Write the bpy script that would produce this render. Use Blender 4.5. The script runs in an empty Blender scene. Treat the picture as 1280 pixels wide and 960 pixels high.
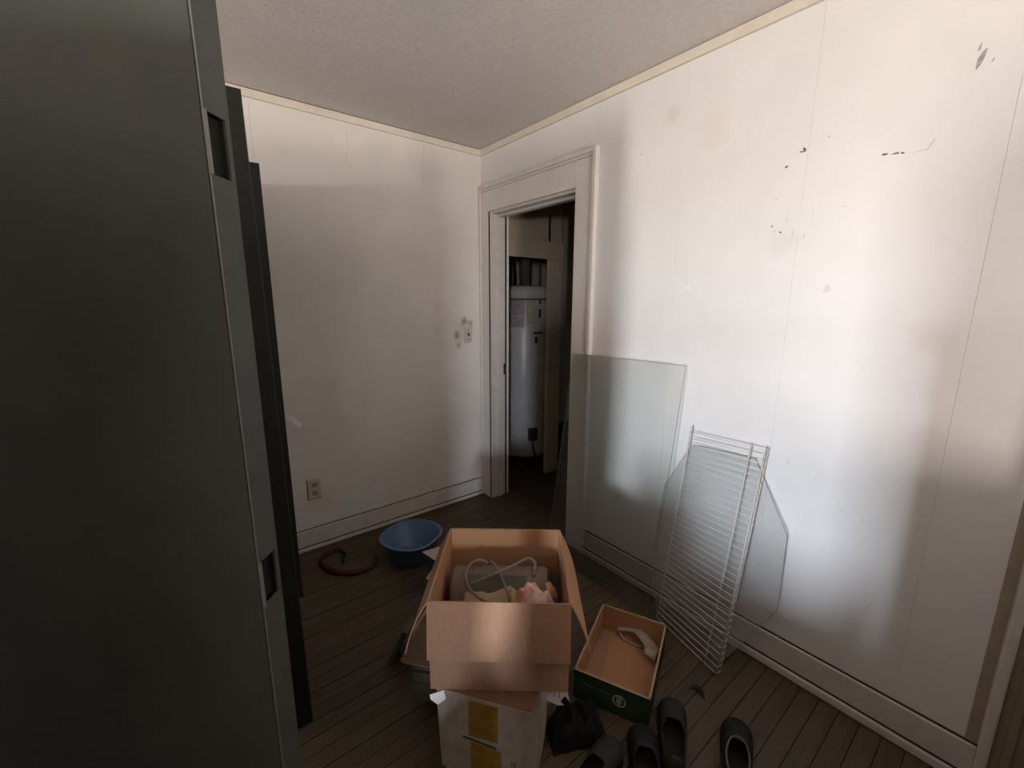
import bpy, bmesh, math, random
from mathutils import Vector, Matrix, noise
random.seed(7)
S = bpy.context.scene
C = S.collection
PI = math.pi

# ------------------------------------------------------------------ camera
CAM = Vector((-1.76023, -2.54625, 1.45456))
yaw, pitch, roll, fpx = 0.673681, 0.1924095, 0.0029373, 532.94
f = Vector((math.sin(yaw)*math.cos(pitch), math.cos(yaw)*math.cos(pitch), -math.sin(pitch)))
r = Vector((math.cos(yaw), -math.sin(yaw), 0)); u = r.cross(f)
r2 = r*math.cos(roll)+u*math.sin(roll); u2 = -r*math.sin(roll)+u*math.cos(roll)
cd = bpy.data.cameras.new('camera'); cam = bpy.data.objects.new('camera', cd); C.objects.link(cam)
cd.sensor_width = 36; cd.lens = fpx*36/1280; cd.clip_start = 0.02
M = Matrix((r2, u2, -f)).transposed().to_4x4(); M.translation = CAM
cam.matrix_world = M
S.camera = cam

# ------------------------------------------------------------------ world: hazy sky above, warm ground below
W = bpy.data.worlds.new('world'); S.world = W; W.use_nodes = True
nt = W.node_tree; nt.nodes.clear()
out = nt.nodes.new('ShaderNodeOutputWorld'); bg = nt.nodes.new('ShaderNodeBackground')
tc = nt.nodes.new('ShaderNodeTexCoord'); sp = nt.nodes.new('ShaderNodeSeparateXYZ')
rp = nt.nodes.new('ShaderNodeValToRGB'); mr = nt.nodes.new('ShaderNodeMapRange')
mr.inputs['From Min'].default_value = -0.6; mr.inputs['From Max'].default_value = 0.6
nt.links.new(tc.outputs['Generated'], sp.inputs[0]); nt.links.new(sp.outputs['Z'], mr.inputs['Value'])
nt.links.new(mr.outputs[0], rp.inputs[0]); nt.links.new(rp.outputs[0], bg.inputs[0]); nt.links.new(bg.outputs[0], out.inputs[0])
e = rp.color_ramp.elements
e[0].position = 0.0; e[0].color = (0.36, 0.30, 0.24, 1)
e[1].position = 1.0; e[1].color = (0.62, 0.78, 1.0, 1)
m1 = e.new(0.42); m1.color = (0.56, 0.51, 0.46, 1)
m2 = e.new(0.60); m2.color = (0.80, 0.88, 1.0, 1)
bg.inputs[1].default_value = 440.0

# the two windows the room is lit by (portals guide the sky's own light through the openings)
def portal(name, loc, rot, sx, sy):
    l = bpy.data.lights.new(name, 'AREA'); l.shape = 'RECTANGLE'; l.size = sx; l.size_y = sy
    l.cycles.is_portal = True
    o = bpy.data.objects.new(name, l); C.objects.link(o); o.location = loc; o.rotation_euler = rot
W1 = dict(y=-3.25, z=1.42, w=0.27, h=0.50)      # left wall
W2 = dict(x=-4.05, z=1.45, w=0.24, h=0.42)      # rear wall
portal('window_portal', (-5.22, W1['y'], W1['z']), (0, -PI/2, 0), W1['h'], W1['w'])
portal('window_portal', (W2['x'], -5.02, W2['z']), (PI/2, 0, 0), W2['w'], W2['h'])

# added fill lamp, set low at the rear wall to lift ceiling and shadows
l = bpy.data.lights.new('fill_light', 'AREA'); l.shape = 'RECTANGLE'; l.size = 1.0; l.size_y = 0.6; l.energy = 48; l.color = (1.0, .87, .82)
o = bpy.data.objects.new('fill_light', l); C.objects.link(o); o.location = (-1.45, -4.96, 1.0); o.rotation_euler = (PI/2, 0, 0)

S.view_settings.view_transform = 'Standard'; S.view_settings.look = 'None'
S.view_settings.exposure = 0.58; S.view_settings.gamma = 1; S.view_settings.use_curve_mapping = False

# ------------------------------------------------------------------ materials
def mat(name, col, rough=0.7, metal=0.0, noise_s=0, noise_a=0.0, bump_s=0, bump_a=0.0, spec=0.3, col2=None, coord='Object', stretch=None, blotch=None, detail=6):
    m = bpy.data.materials.new(name); m.use_nodes = True; n = m.node_tree; b = n.nodes['Principled BSDF']
    b.inputs['Base Color'].default_value = (*col, 1); b.inputs['Roughness'].default_value = rough
    b.inputs['Metallic'].default_value = metal; b.inputs['Specular IOR Level'].default_value = spec
    t = n.nodes.new('ShaderNodeTexCoord'); mp = n.nodes.new('ShaderNodeMapping')
    n.links.new(t.outputs[coord], mp.inputs[0])
    if stretch: mp.inputs['Scale'].default_value = stretch
    last = None
    if noise_s:
        z = n.nodes.new('ShaderNodeTexNoise'); z.inputs['Scale'].default_value = noise_s; z.inputs['Detail'].default_value = detail
        z.inputs['Roughness'].default_value = 0.65
        n.links.new(mp.outputs[0], z.inputs['Vector'])
        cr = n.nodes.new('ShaderNodeValToRGB'); n.links.new(z.outputs['Fac'], cr.inputs[0])
        c2 = col2 if col2 else tuple(c*(1-noise_a) for c in col)
        cr.color_ramp.elements[0].position = 0.32; cr.color_ramp.elements[0].color = (*c2, 1)
        cr.color_ramp.elements[1].position = 0.62; cr.color_ramp.elements[1].color = (*col, 1)
        last = cr.outputs[0]; n.links.new(last, b.inputs['Base Color'])
    if blotch:
        if last is None:
            rgb = n.nodes.new('ShaderNodeRGB'); rgb.outputs[0].default_value = (*col, 1); last = rgb.outputs[0]
        zz = n.nodes.new('ShaderNodeTexNoise'); zz.inputs['Scale'].default_value = 25; n.links.new(t.outputs[coord], zz.inputs['Vector'])
        for (pos, rad, c, amt) in blotch:
            d = n.nodes.new('ShaderNodeVectorMath'); d.operation = 'DISTANCE'; d.inputs[1].default_value = pos
            n.links.new(t.outputs[coord], d.inputs[0])
            ad = n.nodes.new('ShaderNodeMath'); ad.operation = 'MULTIPLY_ADD'; ad.inputs[1].default_value = rad*0.9
            n.links.new(zz.outputs['Fac'], ad.inputs[0]); n.links.new(d.outputs['Value'], ad.inputs[2])
            g = n.nodes.new('ShaderNodeMapRange'); g.interpolation_type = 'SMOOTHSTEP'
            g.inputs['From Min'].default_value = rad*0.6; g.inputs['From Max'].default_value = rad*1.5
            g.inputs['To Min'].default_value = amt; g.inputs['To Max'].default_value = 0
            n.links.new(ad.outputs[0], g.inputs['Value'])
            mx = n.nodes.new('ShaderNodeMix'); mx.data_type = 'RGBA'; mx.inputs[7].default_value = (*c, 1)
            n.links.new(g.outputs[0], mx.inputs[0]); n.links.new(last, mx.inputs[6]); last = mx.outputs[2]
        n.links.new(last, b.inputs['Base Color'])
    if bump_s:
        z = n.nodes.new('ShaderNodeTexNoise'); z.inputs['Scale'].default_value = bump_s; z.inputs['Detail'].default_value = 5
        n.links.new(mp.outputs[0], z.inputs['Vector'])
        bp = n.nodes.new('ShaderNodeBump'); bp.inputs['Strength'].default_value = bump_a; bp.inputs['Distance'].default_value = 0.004
        n.links.new(z.outputs['Fac'], bp.inputs['Height']); n.links.new(bp.outputs[0], b.inputs['Normal'])
    return m
def glassmat(name, tint, dust, dustcol, gloss=0.06):
    m = bpy.data.materials.new(name); m.use_nodes = True; n = m.node_tree; n.nodes.clear()
    o = n.nodes.new('ShaderNodeOutputMaterial'); tr = n.nodes.new('ShaderNodeBsdfTransparent'); tr.inputs[0].default_value = (*tint, 1)
    df = n.nodes.new('ShaderNodeBsdfDiffuse'); df.inputs[0].default_value = (*dustcol, 1)
    gl = n.nodes.new('ShaderNodeBsdfGlossy'); gl.inputs['Roughness'].default_value = 0.12
    z = n.nodes.new('ShaderNodeTexNoise'); z.inputs['Scale'].default_value = 3; z.inputs['Detail'].default_value = 3
    t = n.nodes.new('ShaderNodeTexCoord'); n.links.new(t.outputs['Object'], z.inputs['Vector'])
    mrn = n.nodes.new('ShaderNodeMapRange'); mrn.inputs['From Min'].default_value = .3; mrn.inputs['From Max'].default_value = .7
    mrn.inputs['To Min'].default_value = dust*0.75; mrn.inputs['To Max'].default_value = dust*1.25; n.links.new(z.outputs['Fac'], mrn.inputs['Value'])
    a = n.nodes.new('ShaderNodeMixShader'); n.links.new(mrn.outputs[0], a.inputs[0]); n.links.new(tr.outputs[0], a.inputs[1]); n.links.new(df.outputs[0], a.inputs[2])
    fr = n.nodes.new('ShaderNodeFresnel'); fr.inputs[0].default_value = 1.45
    b = n.nodes.new('ShaderNodeMixShader'); n.links.new(fr.outputs[0], b.inputs[0]); n.links.new(a.outputs[0], b.inputs[1]); n.links.new(gl.outputs[0], b.inputs[2])
    n.links.new(b.outputs[0], o.inputs[0]); return m

WHITE = (0.80, 0.785, 0.76)
M_wallR = mat('right_wall_paint', (0.80, 0.79, 0.775), .8, noise_s=1.6, noise_a=.06, bump_s=160, bump_a=.12, detail=3,
    blotch=[((0,-1.42,2.23),.05,(.66,.58,.5),.35), ((0,-1.60,2.12),.10,(.68,.60,.53),.22), ((0,-2.33,1.35),.07,(.6,.5,.42),.25), ((0,-1.90,1.66),.07,(.6,.57,.54),.18), ((0,-2.36,1.05),.06,(.72,.58,.55),.2)])
M_wallB = mat('back_wall_paint', (0.78, 0.745, 0.70), .8, noise_s=2.2, noise_a=.09, bump_s=130, bump_a=.15, detail=4,
    blotch=[((-.155,0,1.315),.040,(.22,.17,.12),.8), ((-.105,0,1.30),.032,(.22,.17,.12),.6), ((-.215,0,1.22),.038,(.22,.16,.13),.85), ((-.205,0,1.15),.03,(.28,.21,.17),.6),
            ((-.16,0,1.24),.11,(.55,.47,.38),.4), ((-1.2,0,.30),.12,(.5,.44,.38),.3), ((-.36,0,1.40),.05,(.60,.52,.40),.4), ((-.35,0,1.26),.04,(.6,.52,.4),.35)])
M_trimw = mat('old_white_trim', (0.76, 0.73, 0.69), .6, noise_s=7, noise_a=.08, bump_s=60, bump_a=.2)
M_trimd = mat('worn_jamb_paint', (0.68, 0.65, 0.61), .6, noise_s=16, noise_a=.12, bump_s=60, bump_a=.25)
M_crown = mat('cream_crown', (0.74, 0.68, 0.59), .6, noise_s=8, noise_a=.12)
M_ceil = mat('stippled_ceiling', (0.68, 0.64, 0.61), .95, noise_s=60, noise_a=.10, bump_s=75, bump_a=.45, blotch=[((-1.0,-1.15,2.44),.25,(.56,.55,.54),.5)])
M_base = mat('baseboard_paint', (0.68, 0.63, 0.58), .6, noise_s=12, noise_a=.13, bump_s=50, bump_a=.2)
M_crack = mat('dark_crack', (0.05, 0.038, 0.03), .9)
M_tan = mat('bare_tan_strip', (0.42, 0.34, 0.26), .8, noise_s=12, noise_a=.2)
M_casing2 = mat('brownish_casing', (0.30, 0.245, 0.17), .6, noise_s=14, noise_a=.2)
M_boards = [mat('floor_board_%s' % nme, c, .55, noise_s=4, noise_a=.4, stretch=(1, 14, 14), bump_s=9, bump_a=.35, spec=.35)
            for nme, c in (('brown', (.108,.076,.046)), ('umber', (.116,.082,.050)), ('olive', (.102,.076,.044)), ('dark', (.096,.070,.042)))]
M_sub = mat('subfloor_dark', (.02,.015,.01), .9)
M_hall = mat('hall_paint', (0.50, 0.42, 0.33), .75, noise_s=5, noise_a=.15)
M_hallfloor = mat('hall_floor', (.07,.05,.035), .7, noise_s=8, noise_a=.4)
M_dark = mat('dark_void', (.02,.018,.015), .9)
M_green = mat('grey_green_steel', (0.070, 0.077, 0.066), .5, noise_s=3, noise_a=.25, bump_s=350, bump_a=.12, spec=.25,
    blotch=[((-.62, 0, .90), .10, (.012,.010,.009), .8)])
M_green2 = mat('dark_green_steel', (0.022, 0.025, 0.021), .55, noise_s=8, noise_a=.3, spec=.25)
M_greenedge = mat('grey_steel_edge', (0.075, 0.083, 0.076), .5, noise_s=12, noise_a=.2)
M_slot = mat('slot_black', (.012,.013,.011), .8)
M_bright = mat('arris_glint', (.20,.21,.19), .45, metal=.2)  # pale tone paints in the light that the arris catches
M_card = mat('cardboard', (0.37, 0.205, 0.125), .85, noise_s=4, noise_a=.14, stretch=(40, 40, 3), bump_s=5, bump_a=.25)
M_cardin = mat('cardboard_inner', (0.43, 0.225, 0.115), .85, noise_s=3, noise_a=.1, bump_s=30, bump_a=.1)
M_cardedge = mat('cardboard_edge', (0.45, 0.30, 0.19), .9)
M_carddk = mat('brown_carton_top', (0.20, 0.105, 0.06), .85, noise_s=6, noise_a=.2)
M_whitebox = mat('white_printed_carton', (0.40, 0.35, 0.30), .6, noise_s=14, noise_a=.25, col2=(.30,.235,.17))
M_yellow = mat('yellow_print', (0.32, 0.18, 0.03), .6, noise_s=22, noise_a=.35)
M_ink = mat('dark_print', (.04,.03,.03), .7)
M_trayg = mat('green_carton', (0.024, 0.048, 0.018), .6, noise_s=8, noise_a=.2)
M_logo = mat('pale_print', (.55,.56,.46), .7)
M_logod = mat('dim_print', (.13,.16,.10), .7)
M_roll = mat('taupe_roll', (0.205, 0.155, 0.125), .75, noise_s=8, noise_a=.2, bump_s=60, bump_a=.2)
M_rollin = mat('olive_inset', (0.10, 0.10, 0.075), .8, noise_s=10, noise_a=.25)
M_cord = mat('grey_brown_cord', (0.20, 0.165, 0.13), .5, noise_s=30, noise_a=.2)
M_paper = mat('tan_paper', (0.42, 0.29, 0.20), .8, noise_s=10, noise_a=.12)
M_sheet = mat('pale_sheet', (0.50, 0.42, 0.35), .8, noise_s=10, noise_a=.1)
M_printp = mat('newsprint', (0.40, 0.35, 0.30), .8, noise_s=14, noise_a=.2)
M_olive = mat('olive_fabric', (0.065, 0.068, 0.042), .9, noise_s=20, noise_a=.3)
M_yrag = mat('mustard_rag', (0.42, 0.30, 0.12), .9, noise_s=20, noise_a=.25)
M_towel = mat('pink_towel', (0.86, 0.74, 0.72), .95, noise_s=28, noise_a=.4, col2=(.66,.22,.15), bump_s=200, bump_a=.6)
M_towel2 = mat('orange_towel', (0.62, 0.36, 0.20), .95, noise_s=24, noise_a=.3, bump_s=200, bump_a=.5)
M_tub = mat('blue_plastic', (0.095, 0.17, 0.29), .4, noise_s=6, noise_a=.12, spec=.4)
M_red = mat('dark_red_rubber', (0.085, 0.022, 0.017), .6, noise_s=12, noise_a=.4)
M_black = mat('black_cloth', (0.010, 0.009, 0.009), .95, noise_s=12, noise_a=.4)
M_shoe = mat('black_shoe', (0.014, 0.013, 0.012), .6, noise_s=20, noise_a=.3)
M_shoeg = mat('charcoal_shoe', (0.028, 0.027, 0.025), .7, noise_s=20, noise_a=.3)
M_sole = mat('rubber_sole', (0.055, 0.052, 0.048), .7)
M_pipe = mat('grey_piping', (0.13, 0.115, 0.11), .7)
M_wire = mat('white_coated_wire', (0.62, 0.60, 0.57), .35, spec=.5)
M_ribbon = mat('pale_belt', (0.50, 0.43, 0.36), .8, noise_s=16, noise_a=.3, col2=(.28,.22,.17))
M_leaf = mat('dry_leaf', (.020,.020,.008), .8)
M_tag = mat('white_tag', (0.95, 0.91, 0.87), .7)
M_plate = mat('ivory_plate', (0.62, 0.54, 0.44), .5, noise_s=20, noise_a=.15)
M_heater = mat('heater_white', (0.50, 0.48, 0.47), .35, noise_s=4, noise_a=.2, spec=.5)
M_label = mat('heater_label', (0.36, 0.31, 0.34), .5, noise_s=30, noise_a=.3)
M_rust = mat('rusty_metal', (.09,.06,.045), .7, metal=.3, noise_s=30, noise_a=.5)
M_duct = mat('grey_duct', (.14,.14,.14), .5, metal=.5)
M_wood = mat('dark_wood', (.09,.055,.035), .6, noise_s=5, noise_a=.3, stretch=(1,1,12))
M_glass = glassmat('dusty_glass', (.93,.94,.92), .08, (.50,.48,.44))
M_glassedge = mat('glass_edge', (.22,.27,.25), .3)
M_glass2 = glassmat('milky_glass', (.92,.93,.92), .30, (.60,.60,.60))

# ------------------------------------------------------------------ helpers
def link(name, bm, m, parent=None, smooth=False, bevel=0):
    me = bpy.data.meshes.new(name); bmesh.ops.recalc_face_normals(bm, faces=bm.faces); bm.to_mesh(me); bm.free()
    if smooth:
        for p in me.polygons: p.use_smooth = True
    ms = m if isinstance(m, (list, tuple)) else [m]
    for x in ms: me.materials.append(x)
    o = bpy.data.objects.new(name, me); C.objects.link(o)
    if parent: o.parent = parent
    if bevel:
        b = o.modifiers.new('bevel', 'BEVEL'); b.width = bevel; b.segments = 2; b.limit_method = 'ANGLE'
    return o
def empty(name, loc=(0,0,0), rz=0, rot=None):
    o = bpy.data.objects.new(name, None); C.objects.link(o); o.location = loc
    o.rotation_euler = rot if rot else (0,0,rz); o.empty_display_size = .05; return o
def tag(o, label, cat, group=None, kind=None):
    o['label'] = label; o['category'] = cat
    if group: o['group'] = group
    if kind: o['kind'] = kind
    return o
def struct(o, label=None):
    o['kind'] = 'structure'
    if label: o['label'] = label; o['category'] = o.name.split('_')[0].split('.')[0]
    return o
def box(bm, x0, x1, y0, y1, z0, z1, mi=0):
    vs = [bm.verts.new(p) for p in ((x0,y0,z0),(x1,y0,z0),(x1,y1,z0),(x0,y1,z0),(x0,y0,z1),(x1,y0,z1),(x1,y1,z1),(x0,y1,z1))]
    for q in ((0,1,2,3),(4,5,6,7),(0,1,5,4),(1,2,6,5),(2,3,7,6),(3,0,4,7)):
        fc = bm.faces.new([vs[i] for i in q]); fc.material_index = mi
    return vs
def B(name, m, parent, *dims, bevel=0):
    bm = bmesh.new(); box(bm, *dims); return link(name, bm, m, parent, bevel=bevel)
def slab(bm, pts, nrm, th):
    """polygon pts extruded along nrm by th"""
    n = Vector(nrm).normalized()*th; a = [bm.verts.new(Vector(p)) for p in pts]; b = [bm.verts.new(Vector(p)+n) for p in pts]
    bm.faces.new(a); bm.faces.new(b[::-1]); k = len(pts)
    for i in range(k): bm.faces.new((a[i], a[(i+1)%k], b[(i+1)%k], b[i]))
def catmull(P, n=8, closed=False):
    P = [Vector(p) for p in P]; o = []; k = len(P)
    rng = range(k) if closed else range(k-1)
    for i in rng:
        g = (lambda j: P[j % k]) if closed else (lambda j: P[max(0, min(k-1, j))])
        p0, p1, p2, p3 = g(i-1), g(i), g(i+1), g(i+2)
        for s in range(n):
            t = s/n
            o.append(0.5*((2*p1)+(-p0+p2)*t+(2*p0-5*p1+4*p2-p3)*t*t+(-p0+3*p1-3*p2+p3)*t**3))
    if not closed: o.append(P[-1])
    return o
def tube(bm, P, rad, seg=8, closed=False):
    P = [Vector(p) for p in P]; k = len(P); rings = []; prev = None
    for i in range(k):
        a = P[(i-1) % k] if closed or i else P[0]; b = P[(i+1) % k] if closed or i < k-1 else P[-1]
        t = (b-a).normalized()
        if prev is None: prev = t.orthogonal().normalized()
        nn = (prev-t*prev.dot(t)).normalized(); prev = nn; bb = t.cross(nn)
        R = rad(i/(k-1)) if callable(rad) else rad
        rings.append([bm.verts.new(P[i]+nn*R*math.cos(2*PI*j/seg)+bb*R*math.sin(2*PI*j/seg)) for j in range(seg)])
    for i in range(k if closed else k-1):
        A, Bn = rings[i], rings[(i+1) % k]
        for j in range(seg): bm.faces.new((A[j], A[(j+1)%seg], Bn[(j+1)%seg], Bn[j]))
    if not closed:
        bm.faces.new(rings[0]); bm.faces.new(rings[-1][::-1])
def lathe(bm, prof, seg=32, c=(0,0)):
    rings = [[bm.verts.new((c[0]+R*math.cos(2*PI*j/seg), c[1]+R*math.sin(2*PI*j/seg), z)) for j in range(seg)] for R, z in prof]
    for a, b in zip(rings, rings[1:]):
        for j in range(seg): bm.faces.new((a[j], a[(j+1)%seg], b[(j+1)%seg], b[j]))
    return rings
def ribbon(bm, P, widths, up, th=.0015):
    P = [Vector(p) for p in P]; L = []; R = []
    for i, p in enumerate(P):
        w = widths[min(i, len(widths)-1)] if isinstance(widths, list) else widths
        d = up[i] if isinstance(up, list) else Vector(up)
        L.append(bm.verts.new(p)); R.append(bm.verts.new(p+d*w))
    for i in range(len(P)-1): bm.faces.new((L[i], L[i+1], R[i+1], R[i]))

# ================================================================== SETTING
H = 2.44
# ---- floor: boards run along x, 60 mm wide
fl = empty('floor'); struct(fl)
B('subfloor', M_sub, fl, -5.5, 2.6, -5.3, 1.4, -.30, -.0212)
row = 0; y = 0.0 - 0.0
bmr = bmesh.new()
for k in range(84):
    y1 = 0.0-.06*k; y0 = y1-.06
    lift = random.uniform(-.0012, .0006)
    if y1 > -2.52:
        xs = [-2.5]
        x = -2.5+random.uniform(.25, 1.1)
        while x < -.25: xs.append(x); x += random.uniform(.8, 1.7)
        xe = 0.155 if (-.90 < y0 and y1 < -.10) else (0.0)
        xs.append(xe)
        for a, b_ in zip(xs, xs[1:]):
            l2 = lift+random.uniform(-.0008, .0004)
            bm = bmesh.new(); box(bm, a+.0009, b_-.0009, y0+.0013, y1-.0013, -.021, l2)
            link('floor_board', bm, random.choice(M_boards), fl)
        box(bmr, -5.25, -2.5, y0+.0013, y1-.0013, -.021, lift)
    else:
        box(bmr, -5.25, 0, y0+.0013, y1-.0013, -.021, lift)
o = link('floor_boards_behind', bmr, M_boards[0], fl); o['kind'] = 'stuff'
# ---- ceiling
struct(B('ceiling', M_ceil, None, -5.5, 2.6, -5.3, 1.4, H, H+.1))
# ---- back wall, faced with sheets 0.456 m wide
wb = B('wall_back', M_wallB, None, -5.3, .12, .006, .12, -.03, H); struct(wb)
xs = [0.0, -.43]
while xs[-1] > -5.1: xs.append(xs[-1]-.456)
for a, b_ in zip(xs, xs[1:]):
    B('wall_panel', M_wallB, wb, b_+.0003, a-.0003, 0, .006, 0, H)
# ---- right wall
wr = bmesh.new()
OY0, OY1, OZ = -.888, -.114, 2.035
box(wr, .006, .12, -5.1, OY0, -.03, H); box(wr, .006, .12, OY1, .006, -.03, H); box(wr, .006, .12, OY0, OY1, OZ, H)
wr = link('wall_right', wr, M_wallR); struct(wr)
ys = [-1.023, -1.484, -1.945, -2.406, -2.867]
while ys[-1] > -5.0: ys.append(ys[-1]-.461)
for a, b_ in zip(ys, ys[1:]):
    B('wall_panel', M_wallR, wr, 0, .006, b_+.00025, a-.00025, 0, H)
B('wall_panel', M_wallR, wr, 0, .006, -1.0223, -.5617, 2.12, H)
B('wall_panel', M_wallR, wr, 0, .006, -.5603, 0, 2.12, H)
B('wall_panel', M_wallR, wr, 0, .006, -1.0223, OY0, 0, 2.12)
B('wall_panel', M_wallR, wr, 0, .006, OY1, 0, 0, 2.12)
# paint chips, nail holes and scuffs on the right wall
M_chip = mat('chipped_paint', (.16,.14,.13), .9)
def chip(y, z, w, h, ang=0, m=M_chip):
    w *= .8; h *= .85
    bm = bmesh.new(); pts = []
    for i in range(9):
        t = 2*PI*i/9; rr = random.uniform(.55, 1.1)
        a, b_ = w/2*rr*math.cos(t), h/2*rr*math.sin(t)
        pts.append((0, y+a*math.cos(ang)-b_*math.sin(ang), z+a*math.sin(ang)+b_*math.cos(ang)))
    slab(bm, pts, (-1,0,0), .0006); link('paint_chip', bm, m, wr)
M_scuff = mat('grey_scuff', (.50,.48,.47), .8, noise_s=60, noise_a=.5)
M_scuff2 = mat('pale_scuff', (.58,.55,.53), .8)
for a in [(-1.934,1.963,.013,.022,-.5),(-1.925,1.958,.02,.006,.2),(-1.883,1.919,.011,.012,.6),(-1.861,1.817,.006,.006),(-1.858,1.724,.005,.014,.2),(-1.868,1.705,.004,.008),
          (-1.888,1.700,.012,.008,.3),(-1.271,2.108,.007,.007),(-2.155,1.895,.022,.010,.1),(-2.18,1.891,.03,.006,0),(-2.195,1.889,.014,.008,0)]:
    chip(*a)
for a in [(-2.325,2.084,.016,.075,.25),(-2.319,2.115,.010,.03,.2),(-2.348,2.075,.005,.014,.3)]: chip(*a, m=M_scuff)
for a in [(-2.0,1.985,.012,.007,.4),(-2.255,1.897,.005,.05,.5),(-2.235,1.885,.07,.002,-.05),(-1.93,1.69,.003,.05,.1),(-1.965,1.68,.003,.035,.05),(-1.905,1.74,.003,.03,.2),
          (-2.008,.861,.006,.022,-.4),(-2.10,.83,.004,.012,0),(-2.30,.42,.003,.07,.25),(-2.18,.35,.003,.03,0),(-1.985,1.75,.002,.03,0),(-2.07,1.76,.022,.002,0)]: chip(*a, m=M_scuff2)
chip(-1.551, 1.511, .024, .02, 0, mat('filler_patch', (.86,.86,.86), .8)); chip(-2.054, 1.498, .03, .05, .2, mat('filler_smear', (.70,.68,.66), .8))
chip(-1.20, 1.04, .006, .008); chip(-1.195, 1.02, .012, .006, 0, M_scuff)
# unpainted strip beside the right casing
B('bare_strip', M_tan, wr, -.0008, .0, -2.598, -2.572, .14, 2.2)
# ---- baseboards
bb = bmesh.new(); box(bb, -5.2, -.02, -.014, 0, .0, .128); bb = link('baseboard_back', bb, M_base, bevel=.003); struct(bb)
B('gap_shadow', M_crack, bb, -5.2, -.004, -.004, 0, .128, .1325)  # dark crack along the top of the baseboard
B('shoe_moulding', M_base, bb, -5.2, -.02, -.026, -.014, .004, .026, bevel=.004)
B('gap_line', M_crack, bb, -5.2, -.02, -.0165, -.0145, .026, .032)
br = bmesh.new(); box(br, -.014, 0, -2.60, -1.03, 0, .138); br = link('baseboard_right', br, M_base, bevel=.003); struct(br)
B('gap_shadow', M_crack, br, -.004, 0, -2.60, -1.03, .138, .144)
B('shoe_moulding', M_base, br, -.028, -.014, -2.60, -1.03, .003, .034, bevel=.004)
B('gap_line', M_crack, br, -.0168, -.0145, -2.60, -1.03, .034, .041)
# ---- crown strips
t1 = B('trim_1', M_crown, None, -5.2, 0, -.012, 0, 2.400, H-.002, bevel=.002); struct(t1)
t2 = B('trim_2', M_crown, None, -.014, 0, -5.0, -.013, 2.400, H-.002, bevel=.002); struct(t2)
B('ceiling_joint', M_crack, t1, -5.2, -.014, -.0125, -.006, H-.002, H)
# ---- outer walls behind the camera with the two windows
def wall_with_window(name, axis, pos, a0, a1, c, w, z, h):
    bm = bmesh.new(); th = .1
    segs = [(a0, c-w/2, -.03, H), (c+w/2, a1, -.03, H), (c-w/2, c+w/2, -.03, z-h/2), (c-w/2, c+w/2, z+h/2, H)]
    for s0, s1, z0, z1 in segs:
        if axis == 'x': box(bm, pos-th, pos, s0, s1, z0, z1)
        else: box(bm, s0, s1, pos-th, pos, z0, z1)
    o = link(name, bm, M_wallB); struct(o)
wall_with_window('wall_left', 'x', -5.2, -5.1, .1, W1['y'], W1['w'], W1['z'], W1['h'])
wall_with_window('wall_rear', 'y', -5.0, -5.3, .12, W2['x'], W2['w'], W2['z'], W2['h'])
for nm, ax in (('window_1', 'x'), ('window_2', 'y')):
    q = W1 if ax == 'x' else W2; c = q['y'] if ax == 'x' else q['x']; w, h, z = q['w']/2, q['h']/2, q['z']
    bm = bmesh.new(); t = .05
    for s0, s1, z0, z1 in ((c-w-t, c-w, z-h-t, z+h+t), (c+w, c+w+t, z-h-t, z+h+t), (c-w, c+w, z+h, z+h+t), (c-w-.02, c+w+.02, z-h-t, z-h)):
        if ax == 'x': box(bm, -5.2, -5.18, s0, s1, z0, z1)
        else: box(bm, s0, s1, -5.0, -4.98, z0, z1)
    struct(link(nm, bm, M_trimw))

w3 = bmesh.new()
for a in ((-2.05,-2.0,.65,1.35),(-.90,-.85,.65,1.35),(-2.0,-.90,.65,.70),(-2.0,-.90,1.30,1.35)): box(w3, a[0], a[1], -5.0, -4.97, a[2], a[3])
w3 = link('fill_window', w3, M_trimw); struct(w3)  # added surround for the fill lamp; the wall has no opening here
B('fill_window_pane', mat('frosted_glass', (.8,.8,.78), .6), w3, -2.0, -.90, -4.995, -4.985, .70, 1.30)

# ---- doorway in the right wall
d1 = empty('door_1', (0, -.5, 0)); struct(d1)
def D(name, m, *d, bevel=0):
    d = list(d); d[2] += .5; d[3] += .5
    return B(name, m, d1, *d, bevel=bevel)
D('casing_left', M_trimw, -.018, 0, -.112, -.004, 0, 2.20, bevel=.002)
D('casing_right', M_trimw, -.018, 0, -1.008, OY0-.002, 0, 2.20, bevel=.002)
D('casing_head', M_trimw, -.0182, 0, OY0-.002, -.112, OZ+.002, 2.182, bevel=.001)
D('backband_right', M_trimw, -.030, 0, -1.032, -1.008, 0, 2.206, bevel=.004)
D('backband_left', M_trimw, -.027, -.018, -.022, -.004, 0, 2.19, bevel=.003)
D('backband_head', M_trimw, -.030, 0, -1.008, -.003, 2.182, 2.206, bevel=.004)
D('head_groove', M_crack, -.0187, -.017, -1.0, -.02, 2.166, 2.168)
D('jamb_left', M_trimd, -.012, .108, OY1-.010, OY1+.004, 0, OZ, bevel=.001)
D('jamb_stop', M_trimd, .040, .075, OY1-.020, OY1-.010, 0, OZ-.02, bevel=.002)
D('jamb_gap', M_crack, -.0190, -.012, OY1+.002, OY1+.005, 0, OZ)
D('jamb_gap', M_dark, .108, .118, OY1-.014, OY1+.005, 0, OZ)
D('inner_casing', M_trimw, .118, .134, OY1-.020, OY1+.004, 0, OZ+.05, bevel=.001)
D('jamb_right', M_trimd, 0, .12, OY0-.004, OY0+.012, 0, OZ, bevel=.001)
D('jamb_head', M_trimd, 0, .12, OY0, OY1, OZ-.014, OZ+.004, bevel=.001)
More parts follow.
